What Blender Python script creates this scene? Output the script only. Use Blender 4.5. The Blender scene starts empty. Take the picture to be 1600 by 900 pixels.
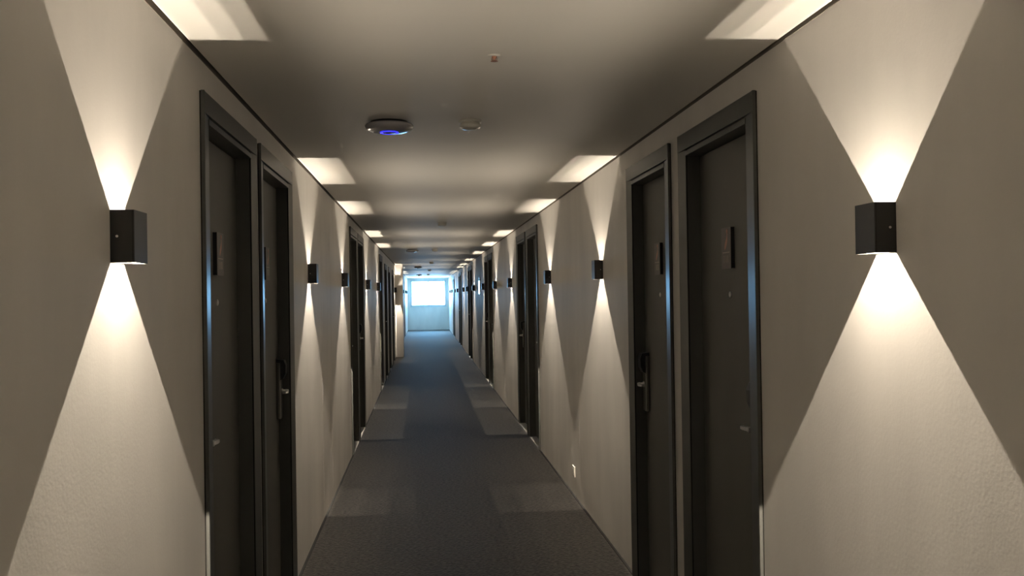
import bpy, bmesh, math, random
from mathutils import Matrix, Vector

random.seed(7)
scene = bpy.context.scene
COL = scene.collection
PI = math.pi

# ------------------------------------------------------------------ camera
F_PX, YAW, PITCH, ROLL = 1470.8, 0.0939, 0.0065, -0.0152
CX, CZ = 0.7377, 1.6
W, H = 1.908, 2.4085          # corridor width, ceiling height
Y_BACK, Y_END = -1.6, 43.86   # wall behind the camera, window wall


def make_camera():
    cy, sy, cp, sp = math.cos(YAW), math.sin(YAW), math.cos(PITCH), math.sin(PITCH)
    fwd = Vector((sy * cp, cy * cp, sp))
    right = Vector((cy, -sy, 0))
    up = right.cross(fwd)
    r2 = right * math.cos(ROLL) + up * math.sin(ROLL)
    u2 = -right * math.sin(ROLL) + up * math.cos(ROLL)
    m = Matrix((( r2.x, u2.x, -fwd.x, CX), (r2.y, u2.y, -fwd.y, 0), (r2.z, u2.z, -fwd.z, CZ), (0, 0, 0, 1)))
    cam = bpy.data.cameras.new('camera')
    cam.sensor_width = 36
    cam.lens = F_PX / 1600 * 36
    cam.clip_start = 0.02
    cam.clip_end = 200
    o = bpy.data.objects.new('camera', cam)
    o.matrix_world = m
    COL.objects.link(o)
    scene.camera = o


make_camera()

# ------------------------------------------------------------------ daylight and exposure
SKY = (0.26, 0.59, 1.0)
SKY_STRENGTH = 60.0
LAMP_POWER = 72.0            # of each sconce beam
LAMP_COLOR = (1.0, 0.86, 0.69)
EXPOSURE = 0.15

world = bpy.data.worlds.new('daylight')
scene.world = world
world.use_nodes = True
wn = world.node_tree
wn.nodes['Background'].inputs[0].default_value = (*SKY, 1)
wn.nodes['Background'].inputs[1].default_value = SKY_STRENGTH

WIN = (0.13, 1.80, 1.085, 2.315)   # x0, x1, z0, z1 of the end window
pl = bpy.data.lights.new('window_portal', 'AREA')
pl.shape = 'RECTANGLE'
pl.size, pl.size_y = WIN[1] - WIN[0], WIN[3] - WIN[2]
pl.cycles.is_portal = True
po = bpy.data.objects.new('window_portal', pl)
po.location = ((WIN[0] + WIN[1]) / 2, Y_END + 0.13, (WIN[2] + WIN[3]) / 2)
po.rotation_euler = (-PI / 2, 0, 0)     # faces -y, into the corridor
COL.objects.link(po)

scene.view_settings.view_transform = 'Standard'
scene.view_settings.look = 'None'
scene.view_settings.gamma = 1
scene.view_settings.exposure = EXPOSURE
scene.view_settings.use_curve_mapping = False
scene.cycles.max_bounces = 16
scene.cycles.diffuse_bounces = 12


# ------------------------------------------------------------------ materials
def mat(name, color, rough=0.5, metal=0.0, spec=0.5, noise=None, bump=None, coat=0.0):
    """noise = (scale xyz, amount, detail); bump = (scale xyz, distance, strength)"""
    m = bpy.data.materials.new(name)
    m.use_nodes = True
    nt = m.node_tree
    b = nt.nodes['Principled BSDF']
    b.inputs['Base Color'].default_value = (*color, 1)
    b.inputs['Roughness'].default_value = rough
    b.inputs['Metallic'].default_value = metal
    b.inputs['Specular IOR Level'].default_value = spec
    b.inputs['Coat Weight'].default_value = coat
    if noise or bump:
        tc = nt.nodes.new('ShaderNodeTexCoord')
        geo = nt.nodes.new('ShaderNodeNewGeometry')
    if noise:
        mp = nt.nodes.new('ShaderNodeMapping')
        mp.inputs['Scale'].default_value = noise[0]
        nt.links.new(geo.outputs['Position'], mp.inputs[0])
        n = nt.nodes.new('ShaderNodeTexNoise')
        n.inputs['Scale'].default_value = 1
        n.inputs['Detail'].default_value = noise[2]
        nt.links.new(mp.outputs[0], n.inputs['Vector'])
        r = nt.nodes.new('ShaderNodeMapRange')
        r.inputs[1].default_value, r.inputs[2].default_value = 0.3, 0.7
        r.inputs[3].default_value, r.inputs[4].default_value = 1 - noise[1], 1 + noise[1]
        nt.links.new(n.outputs['Fac'], r.inputs[0])
        mx = nt.nodes.new('ShaderNodeVectorMath')
        mx.operation = 'SCALE'
        mx.inputs[0].default_value = color
        nt.links.new(r.outputs[0], mx.inputs['Scale'])
        nt.links.new(mx.outputs[0], b.inputs['Base Color'])
    if bump:
        prev = None
        for (sc, dist, stren) in bump:
            mp = nt.nodes.new('ShaderNodeMapping')
            mp.inputs['Scale'].default_value = sc
            nt.links.new(geo.outputs['Position'], mp.inputs[0])
            n = nt.nodes.new('ShaderNodeTexNoise')
            n.inputs['Scale'].default_value = 1
            n.inputs['Detail'].default_value = 2
            nt.links.new(mp.outputs[0], n.inputs['Vector'])
            bp = nt.nodes.new('ShaderNodeBump')
            bp.inputs['Distance'].default_value = dist
            bp.inputs['Strength'].default_value = stren
            nt.links.new(n.outputs['Fac'], bp.inputs['Height'])
            if prev:
                nt.links.new(prev.outputs[0], bp.inputs['Normal'])
            prev = bp
        nt.links.new(prev.outputs[0], b.inputs['Normal'])
    return m


def emit(name, color, strength):
    m = bpy.data.materials.new(name)
    m.use_nodes = True
    b = m.node_tree.nodes['Principled BSDF']
    b.inputs['Base Color'].default_value = (*color, 1)
    b.inputs['Emission Color'].default_value = (*color, 1)
    b.inputs['Emission Strength'].default_value = strength
    return m


def glass_mat():
    m = bpy.data.materials.new('window_glass')
    m.use_nodes = True
    nt = m.node_tree
    nt.nodes.clear()
    out = nt.nodes.new('ShaderNodeOutputMaterial')
    t = nt.nodes.new('ShaderNodeBsdfTransparent')
    t.inputs[0].default_value = (0.93, 0.96, 0.95, 1)
    g = nt.nodes.new('ShaderNodeBsdfGlossy')
    g.inputs['Roughness'].default_value = 0.02
    mx = nt.nodes.new('ShaderNodeMixShader')
    fr = nt.nodes.new('ShaderNodeFresnel')
    fr.inputs[0].default_value = 1.45
    nt.links.new(fr.outputs[0], mx.inputs[0])
    nt.links.new(t.outputs[0], mx.inputs[1])
    nt.links.new(g.outputs[0], mx.inputs[2])
    nt.links.new(mx.outputs[0], out.inputs[0])
    return m


M_WALL = mat('wall_paint', (0.74, 0.715, 0.675), 0.55, spec=0.3,
             noise=((2.4, 2.4, 0.9), 0.085, 5),
             bump=[((90, 90, 90), 0.0007, 0.5), ((6, 6, 1.4), 0.0045, 0.35)])
M_CEIL = mat('ceiling_paint', (0.84, 0.82, 0.77), 0.6, spec=0.3,
             bump=[((60, 60, 60), 0.0006, 0.4)])
M_CARPET = mat('carpet', (0.057, 0.051, 0.043), 0.66, spec=0.09,
               noise=((40, 48, 10), 0.95, 5),
               bump=[((60, 70, 30), 0.008, 1.0)])
_b = M_CARPET.node_tree.nodes['Principled BSDF']
_b.inputs['Sheen Weight'].default_value = 0.2
_b.inputs['Sheen Roughness'].default_value = 0.45
M_DOOR = mat('door_paint', (0.125, 0.121, 0.108), 0.48, spec=0.45,
             noise=((3, 3, 1.2), 0.08, 4), bump=[((120, 120, 40), 0.0004, 0.3)])
M_CASING = mat('casing_paint', (0.088, 0.089, 0.082), 0.35, spec=0.5,
               bump=[((20, 20, 3), 0.0006, 0.3)])
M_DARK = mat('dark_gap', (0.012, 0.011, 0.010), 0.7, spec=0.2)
M_CHANNEL = mat('gap_lining', (0.19, 0.17, 0.145), 0.7, spec=0.2)
M_SILL = mat('threshold_stone', (0.46, 0.45, 0.42), 0.4)
M_SCONCE = mat('black_metal', (0.014, 0.0135, 0.013), 0.36, metal=0.0, spec=0.7)
M_INNER = mat('inner_reflector', (0.82, 0.80, 0.76), 0.5, spec=0.3)
M_CHROME = mat('chrome', (0.88, 0.87, 0.84), 0.30, metal=1.0)
M_STEEL = mat('brushed_steel', (0.20, 0.195, 0.18), 0.38, metal=1.0)
M_BLACKP = mat('black_plastic', (0.012, 0.013, 0.016), 0.3)
M_PLAQUE = mat('plaque_face', (0.17, 0.15, 0.14), 0.4)
M_PEACH = mat('peach_print', (0.62, 0.34, 0.26), 0.6)
M_GREYP = mat('grey_print', (0.55, 0.47, 0.42), 0.6)
M_WHITEP = mat('white_plastic', (0.34, 0.33, 0.34), 0.20, spec=0.5)
M_CREAM = mat('cream_plastic', (0.62, 0.60, 0.54), 0.35)
M_BRASS = mat('copper_brass', (0.45, 0.24, 0.17), 0.35, metal=0.9)
M_ALU = mat('window_frame_paint', (0.55, 0.60, 0.62), 0.4)
M_BLUE = emit('blue_led', (0.02, 0.02, 1.0), 2.6)
M_GLASS = glass_mat()
M_MIRROR = mat('panel_glass', (0.05, 0.055, 0.06), 0.04, spec=0.8)


# ------------------------------------------------------------------ helpers
def box(bm, x0, x1, y0, y1, z0, z1, mi=0):
    vs = [bm.verts.new((x, y, z)) for x in (x0, x1) for y in (y0, y1) for z in (z0, z1)]
    for q in ((0, 1, 3, 2), (4, 6, 7, 5), (0, 4, 5, 1), (2, 3, 7, 6), (0, 2, 6, 4), (1, 5, 7, 3)):
        f = bm.faces.new([vs[i] for i in q])
        f.material_index = mi
    return vs


def prism(bm, poly, axis, a, b, mi=0):
    """extrude a 2-D polygon; axis 'z': poly=(x,y); 'y': poly=(x,z); 'x': poly=(y,z)"""
    def p(u, v, w):
        return {'z': (u, v, w), 'y': (u, w, v), 'x': (w, u, v)}[axis]
    n = len(poly)
    A = [bm.verts.new(p(u, v, a)) for u, v in poly]
    B = [bm.verts.new(p(u, v, b)) for u, v in poly]
    fs = [bm.faces.new(A), bm.faces.new(B[::-1])]
    for i in range(n):
        fs.append(bm.faces.new((A[i], B[i], B[(i + 1) % n], A[(i + 1) % n])))
    for f in fs:
        f.material_index = mi


def lathe(bm, prof, n=32, axis='z', origin=(0, 0, 0), mi=0):
    """prof = [(r, h)] from one end to the other; closed with caps where r>0"""
    ox, oy, oz = origin
    rings = []
    for r, h in prof:
        ring = []
        if r < 1e-6:
            ring = [bm.verts.new((ox, oy, oz + h) if axis == 'z' else (ox + h, oy, oz))]
        else:
            for i in range(n):
                t = 2 * PI * i / n
                c, s = r * math.cos(t), r * math.sin(t)
                ring.append(bm.verts.new((ox + c, oy + s, oz + h) if axis == 'z' else (ox + h, oy + c, oz + s)))
        rings.append(ring)
    fs = []
    for a, b in zip(rings, rings[1:]):
        if len(a) == 1 and len(b) == 1:
            continue
        for i in range(n):
            j = (i + 1) % n
            if len(a) == 1:
                fs.append(bm.faces.new((a[0], b[i], b[j])))
            elif len(b) == 1:
                fs.append(bm.faces.new((a[i], b[0], a[j])))
            else:
                fs.append(bm.faces.new((a[i], b[i], b[j], a[j])))
    for ring in (rings[0], rings[-1]):
        if len(ring) > 1:
            fs.append(bm.faces.new(ring))
    for f in fs:
        f.material_index = mi
        f.smooth = True


def bevel(bm, w, seg=2):
    bmesh.ops.bevel(bm, geom=list(bm.edges), offset=w, segments=seg, affect='EDGES', profile=0.5, clamp_overlap=True)


def obj(name, bm, mats, parent=None, loc=None):
    bmesh.ops.recalc_face_normals(bm, faces=list(bm.faces))
    me = bpy.data.meshes.new(name)
    bm.to_mesh(me)
    bm.free()
    for m in (mats if isinstance(mats, (list, tuple)) else [mats]):
        me.materials.append(m)
    o = bpy.data.objects.new(name, me)
    if loc:
        o.location = loc
    COL.objects.link(o)
    if parent:
        o.parent = parent
    return o


def tag(o, label=None, cat=None, group=None, kind=None):
    for k, v in (('label', label), ('category', cat), ('group', group), ('kind', kind)):
        if v:
            o[k] = v
    return o


def empty(name, loc, rz=0):
    o = bpy.data.objects.new(name, None)
    o.empty_display_size = 0.1
    o.location = loc
    o.rotation_euler = (0, 0, rz)
    COL.objects.link(o)
    return o


def copy_tree(o, parent=None):
    c = o.copy()
    COL.objects.link(c)
    if parent:
        c.parent = parent
    for ch in list(o.children):
        copy_tree(ch, c)
    return c


# ------------------------------------------------------------------ layout
CAS = 0.10         # casing width
# (y centre, outer width, outer height, latch on the far side?)
DOORS_L = [(3.73, 1.0, 2.30, False), (4.845, 1.02, 2.30, True),
           (10.10, 1.0, 2.31, False), (11.18, 1.02, 2.31, True),
           (16.50, 1.0, 2.31, False), (18.60, 1.0, 2.22, True), (20.55, 1.0, 2.22, False), (22.95, 1.0, 2.22, True),
           (36.60, 1.0, 2.25, True)]
DOORS_R = [(3.68, 0.98, 2.30, False), (4.80, 0.92, 2.30, True),
           (10.05, 1.0, 2.31, False), (11.16, 1.0, 2.31, True),
           (16.38, 1.0, 2.31, False), (17.42, 1.0, 2.31, True),
           (23.10, 1.0, 2.31, False), (24.18, 1.0, 2.31, True),
           (29.45, 1.0, 2.31, False), (30.75, 1.0, 2.31, True),
           (35.80, 1.0, 2.30, False), (36.95, 1.0, 2.30, True)]
SCONCES_L = [-0.16, 2.362, 6.195, 8.715, 12.36, 15.22, 24.36, 27.5, 31.85, 34.4, 38.2, 40.8]
SCONCES_R = [-0.16, 2.287, 6.12, 8.635, 12.47, 15.10, 18.12, 21.66, 24.95, 27.32, 31.86, 34.40, 38.2, 40.8]
GAP = 0.020        # shadow gap between wall and ceiling
T = 0.22           # wall thickness


# ------------------------------------------------------------------ structure
def wall(name, side, doors, label, seams):
    """side -1: left wall (face at x=0), +1: right wall (face at x=W)"""
    bm = bmesh.new()
    xa, xb = (-T, 0) if side < 0 else (W, W + T)
    top = H + 0.12
    y = Y_BACK
    for (yc, wd, ht, _) in sorted(doors):
        a, b = yc - wd / 2 + 0.05, yc + wd / 2 - 0.05
        box(bm, xa, xb, y, a, -0.05, top)
        box(bm, xa, xb, a, b, ht - 0.05, top)
        y = b
    box(bm, xa, xb, y, Y_END, -0.05, top)
    xs = (0, 0.0004) if side < 0 else (W - 0.0004, W)
    for s in seams:
        box(bm, xs[0], xs[1], s - 0.003, s + 0.003, 0.02, H)
    return tag(obj(name, bm, M_WALL), label, kind='structure')


wall('wall_left', -1, DOORS_L, 'left corridor wall of beige painted plaster with dark door openings', [6.93, 7.62, 13.6, 14.2])
wall('wall_right', 1, DOORS_R, 'right corridor wall of beige painted plaster with dark door openings', [7.11, 13.7])

bm = bmesh.new()
box(bm, -T, W + T, Y_BACK - 0.2, Y_BACK, -0.05, H + 0.12)
tag(obj('wall_back', bm, M_WALL), 'plain beige wall behind the viewer closing the corridor', kind='structure')

bm = bmesh.new()                                   # end wall with the window hole
x0, x1, z0, z1 = WIN
box(bm, -T, W + T, Y_END, Y_END + 0.2, -0.05, z0)
box(bm, -T, W + T, Y_END, Y_END + 0.2, z1, H + 0.12)
box(bm, -T, x0, Y_END, Y_END + 0.2, z0, z1)
box(bm, x1, W + T, Y_END, Y_END + 0.2, z0, z1)
tag(obj('wall_end', bm, M_WALL), 'far end wall below and around the bright window', kind='structure')

bm = bmesh.new()
box(bm, -T, W + T, Y_BACK - 0.2, Y_END + 0.2, -0.10, 0.0)
tag(obj('floor', bm, M_CARPET), 'dark grey-brown ribbed carpet running the length of the corridor', kind='structure')

bm = bmesh.new()
box(bm, GAP, W - GAP, Y_BACK, Y_END, H, H + 0.10)
box(bm, -T, W + T, Y_BACK - 0.2, Y_END + 0.2, H + 0.10, H + 0.2)
tag(obj('ceiling', bm, M_CEIL), 'flat off-white plaster ceiling with a shadow gap along both walls', kind='structure')


def floor_joint(name, side, doors, label):  # shade of the gap at the wall foot, put in as a black strip
    bm = bmesh.new()
    xa, xb = (0.003, 0.018) if side < 0 else (W - 0.018, W - 0.003)
    y = Y_BACK
    for (yc, wd, ht, _) in sorted(doors):
        box(bm, xa, xb, y, yc - wd / 2, 0.0, 0.006)
        y = yc + wd / 2
    box(bm, xa, xb, y, Y_END, 0.0, 0.006)
    return tag(obj(name, bm, M_DARK), label, kind='structure')


floor_joint('trim_1', -1, DOORS_L, 'thin black strip for the shadow gap between carpet and left wall')
floor_joint('trim_2', 1, DOORS_R, 'thin black strip for the shadow gap between carpet and right wall')

for nm_, xa, xb, lab in (('trim_3', 0.0, 0.0015, 'dark shadow-gap lining between left wall and ceiling'), ('trim_4', W - 0.0015, W, 'dark shadow-gap lining between right wall and ceiling')):
    bm = bmesh.new()
    box(bm, xa, xb, Y_BACK, Y_END, H - 0.002, H + 0.0995)
    ga, gb = (xb, GAP - 0.0005) if xa == 0 else (W - GAP + 0.0005, xa)
    box(bm, ga, gb, Y_BACK, Y_END, H + 0.05, H + 0.055)
    tag(obj(nm_, bm, M_CHANNEL), lab, kind='structure')

bm = bmesh.new()
box(bm, 0.0, 0.205, 24.75, 25.3, 0.0, H)
bevel(bm, 0.004, 1)
tag(obj('wall_pier', bm, M_WALL), 'narrow beige pier standing out from the left wall far along the corridor', kind='structure')

# ------------------------------------------------------------------ window
win = tag(empty('window_1', ((x0 + x1) / 2, Y_END, z0)), 'bright two-pane sliding window in the far end wall', kind='structure')
ww, wh = x1 - x0, z1 - z0
bm = bmesh.new()
for a, b, c, d in ((-ww / 2, ww / 2, 0, 0.035), (-ww / 2, ww / 2, wh - 0.035, wh),
                   (-ww / 2, -ww / 2 + 0.035, 0.035, wh - 0.035), (ww / 2 - 0.035, ww / 2, 0.035, wh - 0.035)):
    box(bm, a, b, 0.04, 0.12, c, d)
obj('window_frame', bm, M_ALU, win)
for k, (a, b, yy) in enumerate(((-ww / 2 + 0.035, 0.045, 0.05), (-0.045, ww / 2 - 0.035, 0.085))):
    bm = bmesh.new()
    c, d = 0.035, wh - 0.035
    s = 0.04
    for q in ((a, b, c, c + s), (a, b, d - s, d), (a, a + s, c + s, d - s), (b - s, b, c + s, d - s)):
        box(bm, q[0], q[1], yy, yy + 0.03, q[2], q[3])
    if k == 1:
        box(bm, a + s, b - s, yy + 0.01, yy + 0.02, d - 0.16, d - 0.145)
    sash = obj('sash', bm, M_ALU, win)
    bm = bmesh.new()
    box(bm, a + s, b - s, yy + 0.012, yy + 0.018, c + s, d - s)
    obj('pane', bm, M_GLASS, sash)
bm = bmesh.new()
box(bm, -ww / 2 - 0.02, ww / 2 + 0.02, -0.02, 0.04, -0.025, -0.001)
obj('window_sill', bm, M_ALU, win)


# ------------------------------------------------------------------ doors
def text_mesh(name, s, size, m, parent, loc):
    cu = bpy.data.curves.new(name, 'FONT')
    cu.body = s
    cu.size = size
    cu.align_x, cu.align_y = 'CENTER', 'CENTER'
    cu.extrude = 0.0004
    tmp = bpy.data.objects.new(name, cu)
    COL.objects.link(tmp)
    dg = bpy.context.evaluated_depsgraph_get()
    me = bpy.data.meshes.new_from_object(tmp.evaluated_get(dg))
    bpy.data.objects.remove(tmp)
    me.materials.clear()
    me.materials.append(m)
    o = bpy.data.objects.new(name, me)
    o.location = loc
    o.rotation_euler = (PI / 2, 0, PI / 2)     # faces local +x
    COL.objects.link(o)
    o.parent = parent
    return o


LEAF_X = -0.058


def make_door(yc, wd, ht, latch, side, label, idx, number):
    """local frame: +x into the corridor, wall face at x=0; latch = -1/+1 side in local y"""
    root = empty('door_%d' % idx, (0 if side < 0 else W, yc, 0), 0 if side < 0 else PI)
    tag(root, label, kind='structure')
    hw = wd / 2
    ci = hw - CAS               # clear half width
    ct = ht - CAS               # clear height
    bm = bmesh.new()
    # casing: flat outer board, then a splayed inner board sloping into the opening
    for s in (-1, 1):
        prism(bm, [(0.0045, s * hw), (0.0150, s * hw), (0.0165, s * (hw - 0.003)),
                   (0.0075, s * ci), (0.0045, s * ci)], 'z', 0, ht)
    for (a, b, p) in ((ht - 0.074, ht, 0.0165),):
        prism(bm, [(0.0045, a), (p, a), (p, b - 0.002), (p - 0.002, b), (0.0045, b)], 'y', -hw + 0.0005, hw - 0.0005)
    prism(bm, [(0, ct), (0.010, ct), (0.010, ct + 0.020), (0, ct + 0.020)], 'y', -ci - 0.002, ci + 0.002)
    obj('casing', bm, M_CASING, root)
    bm = bmesh.new()                      # recessed joint between casing and wall, its shadow painted near-black
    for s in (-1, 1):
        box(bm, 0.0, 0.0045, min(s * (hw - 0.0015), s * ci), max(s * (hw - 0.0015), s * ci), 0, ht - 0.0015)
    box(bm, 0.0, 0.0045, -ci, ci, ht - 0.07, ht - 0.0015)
    obj('casing_shadow_joint', bm, M_DARK, root)
    bm = bmesh.new()
    # jamb lining, with a stop behind the leaf
    for s in (-1, 1):
        box(bm, -T, -0.0005, min(s * ci, s * (hw - 0.05)), max(s * ci, s * (hw - 0.05)), 0, ct)
        box(bm, -T, LEAF_X - 0.044, min(s * ci, s * (ci - 0.03)), max(s * ci, s * (ci - 0.03)), 0, ct - 0.03)
    box(bm, -T, -0.0005, -hw + 0.05, hw - 0.05, ct, ht - 0.05)
    box(bm, -T, LEAF_X - 0.044, -ci, ci, ct - 0.03, ct)
    obj('jamb', bm, M_CASING, root)
    bm = bmesh.new()
    box(bm, LEAF_X - 0.04, LEAF_X, -ci + 0.003, ci - 0.003, 0.012, ct - 0.004)
    bevel(bm, 0.0015, 1)
    leaf = obj('door_leaf', bm, M_DOOR, root)
    bm = bmesh.new()
    box(bm, -T, 0.012, -ci, ci, -0.0, 0.010)
    bevel(bm, 0.002, 1)
    tag(obj('threshold', bm, M_SILL, root), 'pale stone threshold')
    if yc > 31:
        return root
    # plaque with pictogram, rule and number
    pz0, pz1, pw = 1.69, 1.853, 0.056
    bm = bmesh.new()
    px = LEAF_X
    box(bm, px, px + 0.0145, -pw, pw, pz0, pz1, 1)
    box(bm, px + 0.0145, px + 0.0165, -pw - 0.001, pw + 0.001, pz0 - 0.001, pz1 + 0.001, 0)
    plq = tag(obj('door_plaque', bm, [M_PLAQUE, M_BLACKP], root), 'grey plaque on black backing with pictogram, rule and number')
    fx = px + 0.0165
    bm = bmesh.new()
    # a leaning curved pictogram
    pts = []
    n = 12
    for i in range(n + 1):
        t = i / n
        yy = 0.016 * math.sin(t * 2.6 - 0.9)
        pts.append((yy, 1.765 + t * 0.066, 0.004 + 0.012 * math.sin(PI * min(1, t * 1.25)) * (1 - 0.55 * t)))
    L = [bm.verts.new((fx + 0.0006, y_ - w_, z_)) for y_, z_, w_ in pts]
    R = [bm.verts.new((fx + 0.0006, y_ + w_, z_)) for y_, z_, w_ in pts]
    for i in range(n):
        bm.faces.new((L[i], R[i], R[i + 1], L[i + 1]))
    lathe(bm, [(0.009, 0.0), (0.009, 0.0006)], 14, 'x', (fx, 0.012, 1.838))
    tag(obj('pictogram', bm, M_PEACH, plq), 'peach curved figure')
    bm = bmesh.new()
    box(bm, fx, fx + 0.0006, -0.042, 0.042, 1.752, 1.7555)
    obj('rule', bm, M_GREYP, plq)
    text_mesh('room_number', number, 0.042, M_GREYP, plq, (fx + 0.0004, 0, 1.726))
    # peephole
    bm = bmesh.new()
    lathe(bm, [(0.0125, 0), (0.0125, 0.004), (0.009, 0.0055), (0.006, 0.0045), (0, 0.003)], 20, 'x', (LEAF_X, 0, 1.585))
    tag(obj('peephole', bm, M_CHROME, root), 'small chrome peephole')
    # lock plate, card reader, lever
    ly = latch * (ci - 0.052)
    bm = bmesh.new()
    box(bm, LEAF_X, LEAF_X + 0.022, ly - 0.034, ly + 0.034, 0.945, 1.25)
    bevel(bm, 0.005, 2)
    lock = tag(obj('lock_plate', bm, M_STEEL, root), 'tall grey metal lock plate')
    bm = bmesh.new()
    prism(bm, [(LEAF_X + 0.020, 1.155), (LEAF_X + 0.034, 1.16), (LEAF_X + 0.048, 1.19), (LEAF_X + 0.050, 1.235),
               (LEAF_X + 0.040, 1.262), (LEAF_X + 0.0, 1.268), (LEAF_X + 0.0, 1.25), (LEAF_X + 0.020, 1.248)], 'y', ly - 0.033, ly + 0.033)
    tag(obj('card_reader', bm, M_BLACKP, lock), 'black domed card reader on the lock')
    bm = bmesh.new()
    d = -latch
    lathe(bm, [(0.016, 0.0), (0.016, 0.006), (0.010, 0.009), (0.010, 0.034), (0.008, 0.038)], 20, 'x', (LEAF_X + 0.022, ly, 1.092))
    # flattened lever bar, curving back to the door at its tip
    prof = [(0.030, -0.012), (0.030, 0.014), (0.036, 0.042), (0.036, 0.064), (0.028, 0.082)]
    prev = None
    for i, (xx, yy) in enumerate(prof):
        hh = 0.011 - 0.0012 * i
        th = 0.0065
        ring = [bm.verts.new((LEAF_X + 0.022 + xx + a, ly + d * yy, 1.092 + b)) for a, b in ((-th, -hh), (th, -hh * 0.7), (th, hh * 0.7), (-th, hh))]
        if prev:
            for k in range(4):
                bm.faces.new((prev[k], prev[(k + 1) % 4], ring[(k + 1) % 4], ring[k]))
        else:
            bm.faces.new(ring)
        prev = ring
    bm.faces.new(prev[::-1])
    tag(obj('lever_handle', bm, M_CHROME, lock), 'chrome lever handle')
    return root


ORD = ['first', 'second', 'third', 'fourth', 'fifth', 'sixth', 'seventh', 'eighth', 'ninth', 'tenth', 'eleventh', 'twelfth', 'thirteenth', 'fourteenth']
k = 0
for side, lst, nm in ((-1, DOORS_L, 'left'), (1, DOORS_R, 'right')):
    for i, (yc, wd, ht, far) in enumerate(lst):
        k += 1
        latch = (1 if far else -1) * (1 if side < 0 else -1)
        if i == 0:
            lab = 'dark grey door on the %s wall nearest the camera, lever on its near edge' % nm
        elif i == 1:
            lab = 'dark grey door on the %s wall just beyond the nearest door, lock plate on its far edge' % nm
        else:
            lab = 'dark grey hotel room door, %s door from the camera along the %s wall' % (ORD[i], nm)
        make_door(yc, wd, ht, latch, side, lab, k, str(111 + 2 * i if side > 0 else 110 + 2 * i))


# ------------------------------------------------------------------ wall sconces
SW, SD, SH = 0.105, 0.056, 0.1255        # width along wall, depth, height
SZ = 1.689                               # underside
WT, BK = 0.003, 0.002                    # shell thickness, back plate
H0 = 0.0506                              # depth of the LED below each rim


def beam(name, loc, up, power, parent, spill=False):
    """one LED with a wall-washing lens, or the added spill spot: its intensity depends on the angle away from the wall"""
    L = bpy.data.lights.new(name, 'SPOT')
    L.color = LAMP_COLOR
    L.energy = power
    L.spot_size = math.radians(124)
    L.spot_blend = 0.05
    L.shadow_soft_size = 0.0006
    L.use_nodes = True
    nt = L.node_tree
    em = nt.nodes['Emission']
    tc = nt.nodes.new('ShaderNodeTexCoord')
    sp = nt.nodes.new('ShaderNodeSeparateXYZ')
    nt.links.new(tc.outputs['Normal'], sp.inputs[0])

    def math_(op, a, b=None, c=None):
        n = nt.nodes.new('ShaderNodeMath')
        n.operation = op
        for i, v in enumerate((a, b, c)):
            if v is None:
                continue
            if isinstance(v, (int, float)):
                n.inputs[i].default_value = v
            else:
                nt.links.new(v, n.inputs[i])
        return n.outputs[0]
    az = math_('ABSOLUTE', sp.outputs[2])
    a = math_('DIVIDE', sp.outputs[0], math_('MAXIMUM', az, 0.02))     # tangent of the angle, minus = towards the wall
    t = math_('MAXIMUM', math_('MULTIPLY', a, -1.0), 0.024)
    lobe = math_('MULTIPLY', math_('POWER', math_('DIVIDE', 0.06, t), LOBE_N), 0.80 if up else 1.12)
    mr = nt.nodes.new('ShaderNodeMapRange')
    mr.interpolation_type = 'SMOOTHSTEP'
    mr.inputs[1].default_value, mr.inputs[2].default_value = (-0.068, -0.02) if up else (-0.042, 0.0)
    mr.inputs[3].default_value, mr.inputs[4].default_value = 1.0, 0.0
    nt.links.new(a, mr.inputs[0])
    st = math_('ADD', math_('MULTIPLY', lobe, mr.outputs[0]), math_('MULTIPLY', math_('SUBTRACT', 1.0, mr.outputs[0]), FRONT[1 if up else 0]))
    if spill:        # added spot for stray light on the ceiling, thrown only away from the wall
        m2 = nt.nodes.new('ShaderNodeMapRange')
        m2.interpolation_type = 'SMOOTHSTEP'
        m2.inputs[1].default_value, m2.inputs[2].default_value = 0.35, 1.10
        m2.inputs[3].default_value, m2.inputs[4].default_value = 0.0, SPILL[1 if up else 0]
        nt.links.new(a, m2.inputs[0])
        st = m2.outputs[0]
        L.spot_size = math.radians(170)
        L.spot_blend = 0.7
        L.shadow_soft_size = 0.012
    st = math_('MULTIPLY', st, math_('POWER', math_('DIVIDE', 1.0, math_('MAXIMUM', az, 0.1)), 1.5))     # batwing spread
    nt.links.new(st, em.inputs['Strength'])
    o = bpy.data.objects.new(name, L)
    o.location = loc
    o.rotation_euler = (PI if up else 0, 0, 0)
    COL.objects.link(o)
    o.parent = parent
    return o


LOBE_N, FRONT, SPILL = 1.38, (0.45, 0.31), (0.006, 0.085)      # glow downwards, upwards
_LIGHTS = {}


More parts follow.
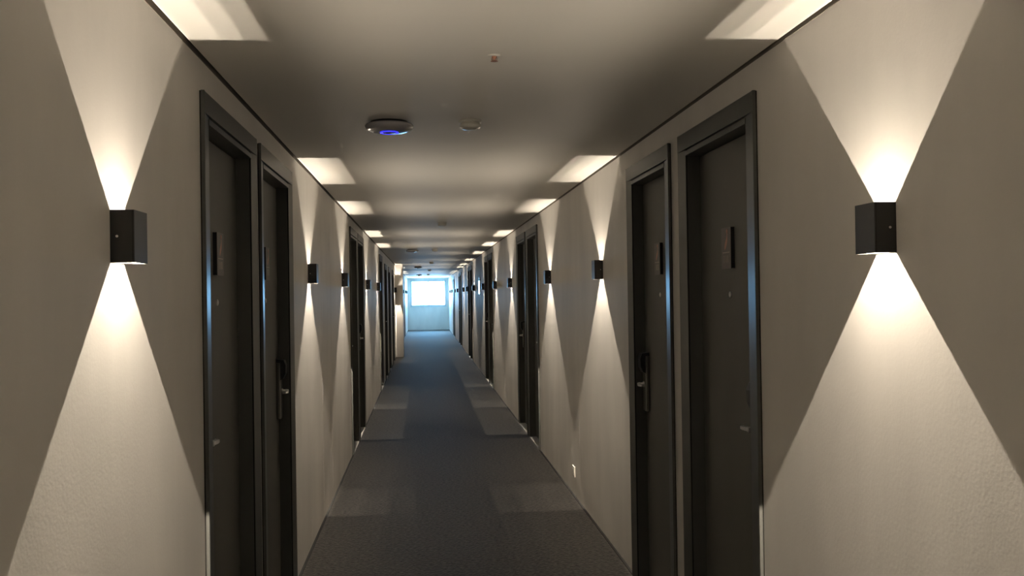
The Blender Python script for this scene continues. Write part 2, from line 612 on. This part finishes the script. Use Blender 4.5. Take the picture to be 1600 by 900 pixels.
def make_sconce(y, side, label):
    root = empty('wall_sconce', (0 if side < 0 else W, y, SZ), 0 if side < 0 else PI)
    tag(root, label, 'sconce', 'up and down sconces on the %s wall' % ('left' if side < 0 else 'right'))
    if 'housing' not in _LIGHTS:
        bm = bmesh.new()
        hw = SW / 2
        box(bm, SD - WT, SD, -hw, hw, 0, SH)
        box(bm, 0.0, SD - WT, -hw, -hw + WT, 0, SH)
        box(bm, 0.0, SD - WT, hw - WT, hw, 0, SH)
        for f in bm.faces:
            f.material_index = 0
        bm.faces.ensure_lookup_table()
        hb = obj('housing', bm, [M_SCONCE], root)
        bm = bmesh.new()
        e = 0.0002
        hi = hw - WT - e
        box(bm, 0.0005, BK, -hi, hi, 0.001, SH - 0.001)
        box(bm, BK, SD - WT - e, -hi, hi, H0, SH - H0)
        for za, zb in ((0.0015, H0), (SH - H0, SH - 0.0015)):          # bright liners inside both mouths
            box(bm, SD - WT - 0.0008, SD - WT - e, -hi, hi, za, zb)
            box(bm, BK, SD - WT - 0.0008, -hi, -hi + 0.0006, za, zb)
            box(bm, BK, SD - WT - 0.0008, hi - 0.0006, hi, za, zb)
        cb = tag(obj('lamp_core', bm, [M_INNER], root), 'bright inner reflector of the sconce')
        # seam line of the front cover and a screw on each cheek
        screws = []
        for s in (-1, 1):
            bm = bmesh.new()
            b0 = s * hw
            box(bm, SD - 0.0045, SD - 0.0035, min(b0, b0 + s * 0.0006), max(b0, b0 + s * 0.0006), 0.001, SH - 0.001)
            screws.append(obj('cover_seam', bm, M_DARK, root))
            bm = bmesh.new()
            lathe(bm, [(0.0032, 0.0), (0.0032, 0.0012), (0.002, 0.0022), (0.0, 0.0024)], 14)
            so = obj('screw', bm, M_CHROME, root, (0.016, s * hw, SH * 0.50))
            so.rotation_euler = (-s * PI / 2, 0, 0)
            screws.append(so)
        _LIGHTS['housing'] = [hb, cb] + screws
    else:
        for src in _LIGHTS['housing']:
            c = src.copy()
            COL.objects.link(c)
            c.parent = root
    if y < 10:
        xs = [(0.0352, 1 / 3), (0.0410, 1 / 3), (0.0465, 1 / 3)]
    else:
        xs = [(0.0400, 1.0)]
    for up in (True, False):
        zz = SH - H0 + 0.0015 if up else H0 - 0.0015
        zs = SH - 0.004 if up else 0.004
        for x_, z_, fr, spill in [(q[0], zz, q[1], False) for q in xs] + [(0.030, zs, 1.0, True)]:
            key = (up, fr, spill)
            nm_ = 'added_spill' if spill else 'led_beam'
            if key in _LIGHTS:
                o = bpy.data.objects.new(nm_, _LIGHTS[key])
                o.location = (x_, 0, z_)
                o.rotation_euler = (PI if up else 0, 0, 0)
                COL.objects.link(o)
                o.parent = root
            else:
                o = beam(nm_, (x_, 0, z_), up, LAMP_POWER * fr, root, spill)
                _LIGHTS[key] = o.data
    return root


for side, lst, nm in ((-1, SCONCES_L, 'left'), (1, SCONCES_R, 'right')):
    for i, y in enumerate(lst):
        if i == 0:
            lab = 'black box sconce on the %s wall beside the camera, just outside the picture' % nm
        elif i == 1:
            lab = 'black up-and-down box sconce on the %s wall nearest the camera, before the first door' % nm
        else:
            lab = 'black up-and-down box sconce, %s one from the camera along the %s wall' % (ORD[i - 1], nm)
        make_sconce(y, side, lab)


# ------------------------------------------------------------------ ceiling devices
def access_point(x, y, label, lit):
    root = empty('wireless_access_point', (x, y, H))
    tag(root, label, 'access point', 'round wireless discs on the ceiling')
    bm = bmesh.new()
    lathe(bm, [(0.085, 0.0), (0.085, -0.008), (0.098, -0.010)], 48)
    obj('mount', bm, M_BLACKP, root)
    bm = bmesh.new()
    prof = [(0.098, -0.010), (0.109, -0.014), (0.112, -0.020), (0.110, -0.027)]
    for i in range(1, 9):
        t = i / 8 * PI / 2
        prof.append((0.045 + 0.065 * math.cos(t), -0.027 - 0.022 * math.sin(t)))
    lathe(bm, prof, 64)
    obj('dome', bm, M_WHITEP, root)
    bm = bmesh.new()
    lathe(bm, [(0.042, -0.0488), (0.042, -0.0515), (0.037, -0.0525), (0.037, -0.0488)], 48)
    obj('light_ring', bm, M_BLUE if lit else M_WHITEP, root)
    bm = bmesh.new()
    lathe(bm, [(0.0368, -0.0488), (0.0368, -0.051), (0.030, -0.0525), (0.0, -0.0545)], 48)
    obj('centre_cap', bm, M_WHITEP, root)
    return root


def detector(x, y, label):
    root = empty('smoke_detector', (x, y, H))
    tag(root, label, 'smoke detector', 'round detectors along the ceiling')
    bm = bmesh.new()
    lathe(bm, [(0.052, 0.0), (0.052, -0.010), (0.049, -0.013)], 40)
    obj('base', bm, M_CREAM, root)
    bm = bmesh.new()
    lathe(bm, [(0.044, -0.013), (0.044, -0.019), (0.049, -0.020), (0.049, -0.030), (0.045, -0.036), (0.036, -0.041), (0.018, -0.044), (0, -0.0445)], 40)
    obj('head', bm, M_CREAM, root)
    bm = bmesh.new()
    lathe(bm, [(0.003, 0.0), (0.003, -0.002), (0, -0.003)], 10, origin=(0.026, -0.022, -0.0410))
    obj('indicator', bm, M_BRASS, root)
    return root


access_point(0.591, 4.40, 'white disc access point with glowing blue ring, nearest on the ceiling', True)
access_point(0.555, 16.55, 'unlit disc access point halfway down the ceiling, left of a detector', False)
access_point(0.60, 26.3, 'small unlit disc access point far along the ceiling before the last one', False)
access_point(0.58, 36.6, 'tiny unlit disc access point on the ceiling close to the end window', False)
DET = ['round cream smoke detector beside the blue-lit disc on the ceiling',
       'round smoke detector alone on the ceiling above the second pair of doors',
       'round smoke detector on the ceiling right of the second access point',
       'round smoke detector on the ceiling near the left wall pier',
       'small round smoke detector on the ceiling well past the pier',
       'smallest round smoke detector on the ceiling close to the end window']
for y, x, lab in zip((4.36, 10.5, 16.6, 23.1, 29.9, 36.0), (0.965, 0.955, 0.95, 0.945, 0.94, 0.93), DET):
    detector(x, y, lab)

sp = tag(empty('fire_sprinkler', (0.988, 3.17, H)), 'small coppery pendent fire sprinkler in the near ceiling', 'sprinkler')
bm = bmesh.new()
lathe(bm, [(0.022, 0.0), (0.022, -0.0012), (0.014, -0.003), (0.010, -0.004)], 28)
obj('rosette', bm, M_CEIL, sp)
bm = bmesh.new()
lathe(bm, [(0.009, -0.003), (0.009, -0.008), (0.006, -0.010), (0.003, -0.016), (0.003, -0.019)], 16)
obj('body', bm, M_BRASS, sp)
bm = bmesh.new()
for s in (-1, 1):
    prism(bm, [(s * 0.006, -0.008), (s * 0.0105, -0.011), (s * 0.0095, -0.016), (s * 0.002, -0.020), (s * 0.002, -0.018), (s * 0.007, -0.015), (s * 0.008, -0.012)], 'y', -0.0018, 0.0018)
obj('yoke', bm, M_BRASS, sp)
bm = bmesh.new()
n = 24
ring0 = [bm.verts.new(((0.013 if i % 2 else 0.010) * math.cos(2 * PI * i / n), (0.013 if i % 2 else 0.010) * math.sin(2 * PI * i / n)  , -0.0192)) for i in range(n)]
ring1 = [bm.verts.new((v.co.x, v.co.y, -0.0205)) for v in ring0]
bm.faces.new(ring0)
bm.faces.new(ring1[::-1])
for i in range(n):
    bm.faces.new((ring0[i], ring0[(i + 1) % n], ring1[(i + 1) % n], ring1[i]))
obj('deflector', bm, M_BRASS, sp)

# ------------------------------------------------------------------ small things on the right wall
so = tag(empty('wall_outlet', (W, 7.40, 0.19), PI), 'pale outlet plate low on the right wall before the second pair of doors', 'outlet')
bm = bmesh.new()
box(bm, 0.0, 0.010, -0.058, 0.058, -0.042, 0.042)
bevel(bm, 0.003, 2)
obj('cover_plate', bm, M_CREAM, so)
bm = bmesh.new()
box(bm, 0.010, 0.0115, -0.036, 0.036, -0.024, 0.024)
obj('socket_insert', bm, M_WALL, so)
bm = bmesh.new()
for yy in (-0.016, 0.0, 0.016):
    lathe(bm, [(0.0025, 0.0), (0.0025, 0.0004)], 10, 'x', (0.0115, yy, 0.0 if yy else -0.004))
obj('socket_holes', bm, M_DARK, so)

nb = tag(empty('notice_panel', (W, 19.68, 1.60), PI), 'glass-fronted panel on the right wall reflecting the end window', 'panel')
bm = bmesh.new()
for a, b, c, d in ((-0.26, 0.26, 0, 0.02), (-0.26, 0.26, 0.34, 0.36), (-0.26, -0.24, 0.02, 0.34), (0.24, 0.26, 0.02, 0.34)):
    box(bm, 0, 0.012, a, b, c, d)
obj('frame', bm, M_STEEL, nb)
bm = bmesh.new()
box(bm, 0.0, 0.008, -0.24, 0.24, 0.02, 0.34)
obj('glass', bm, M_MIRROR, nb)
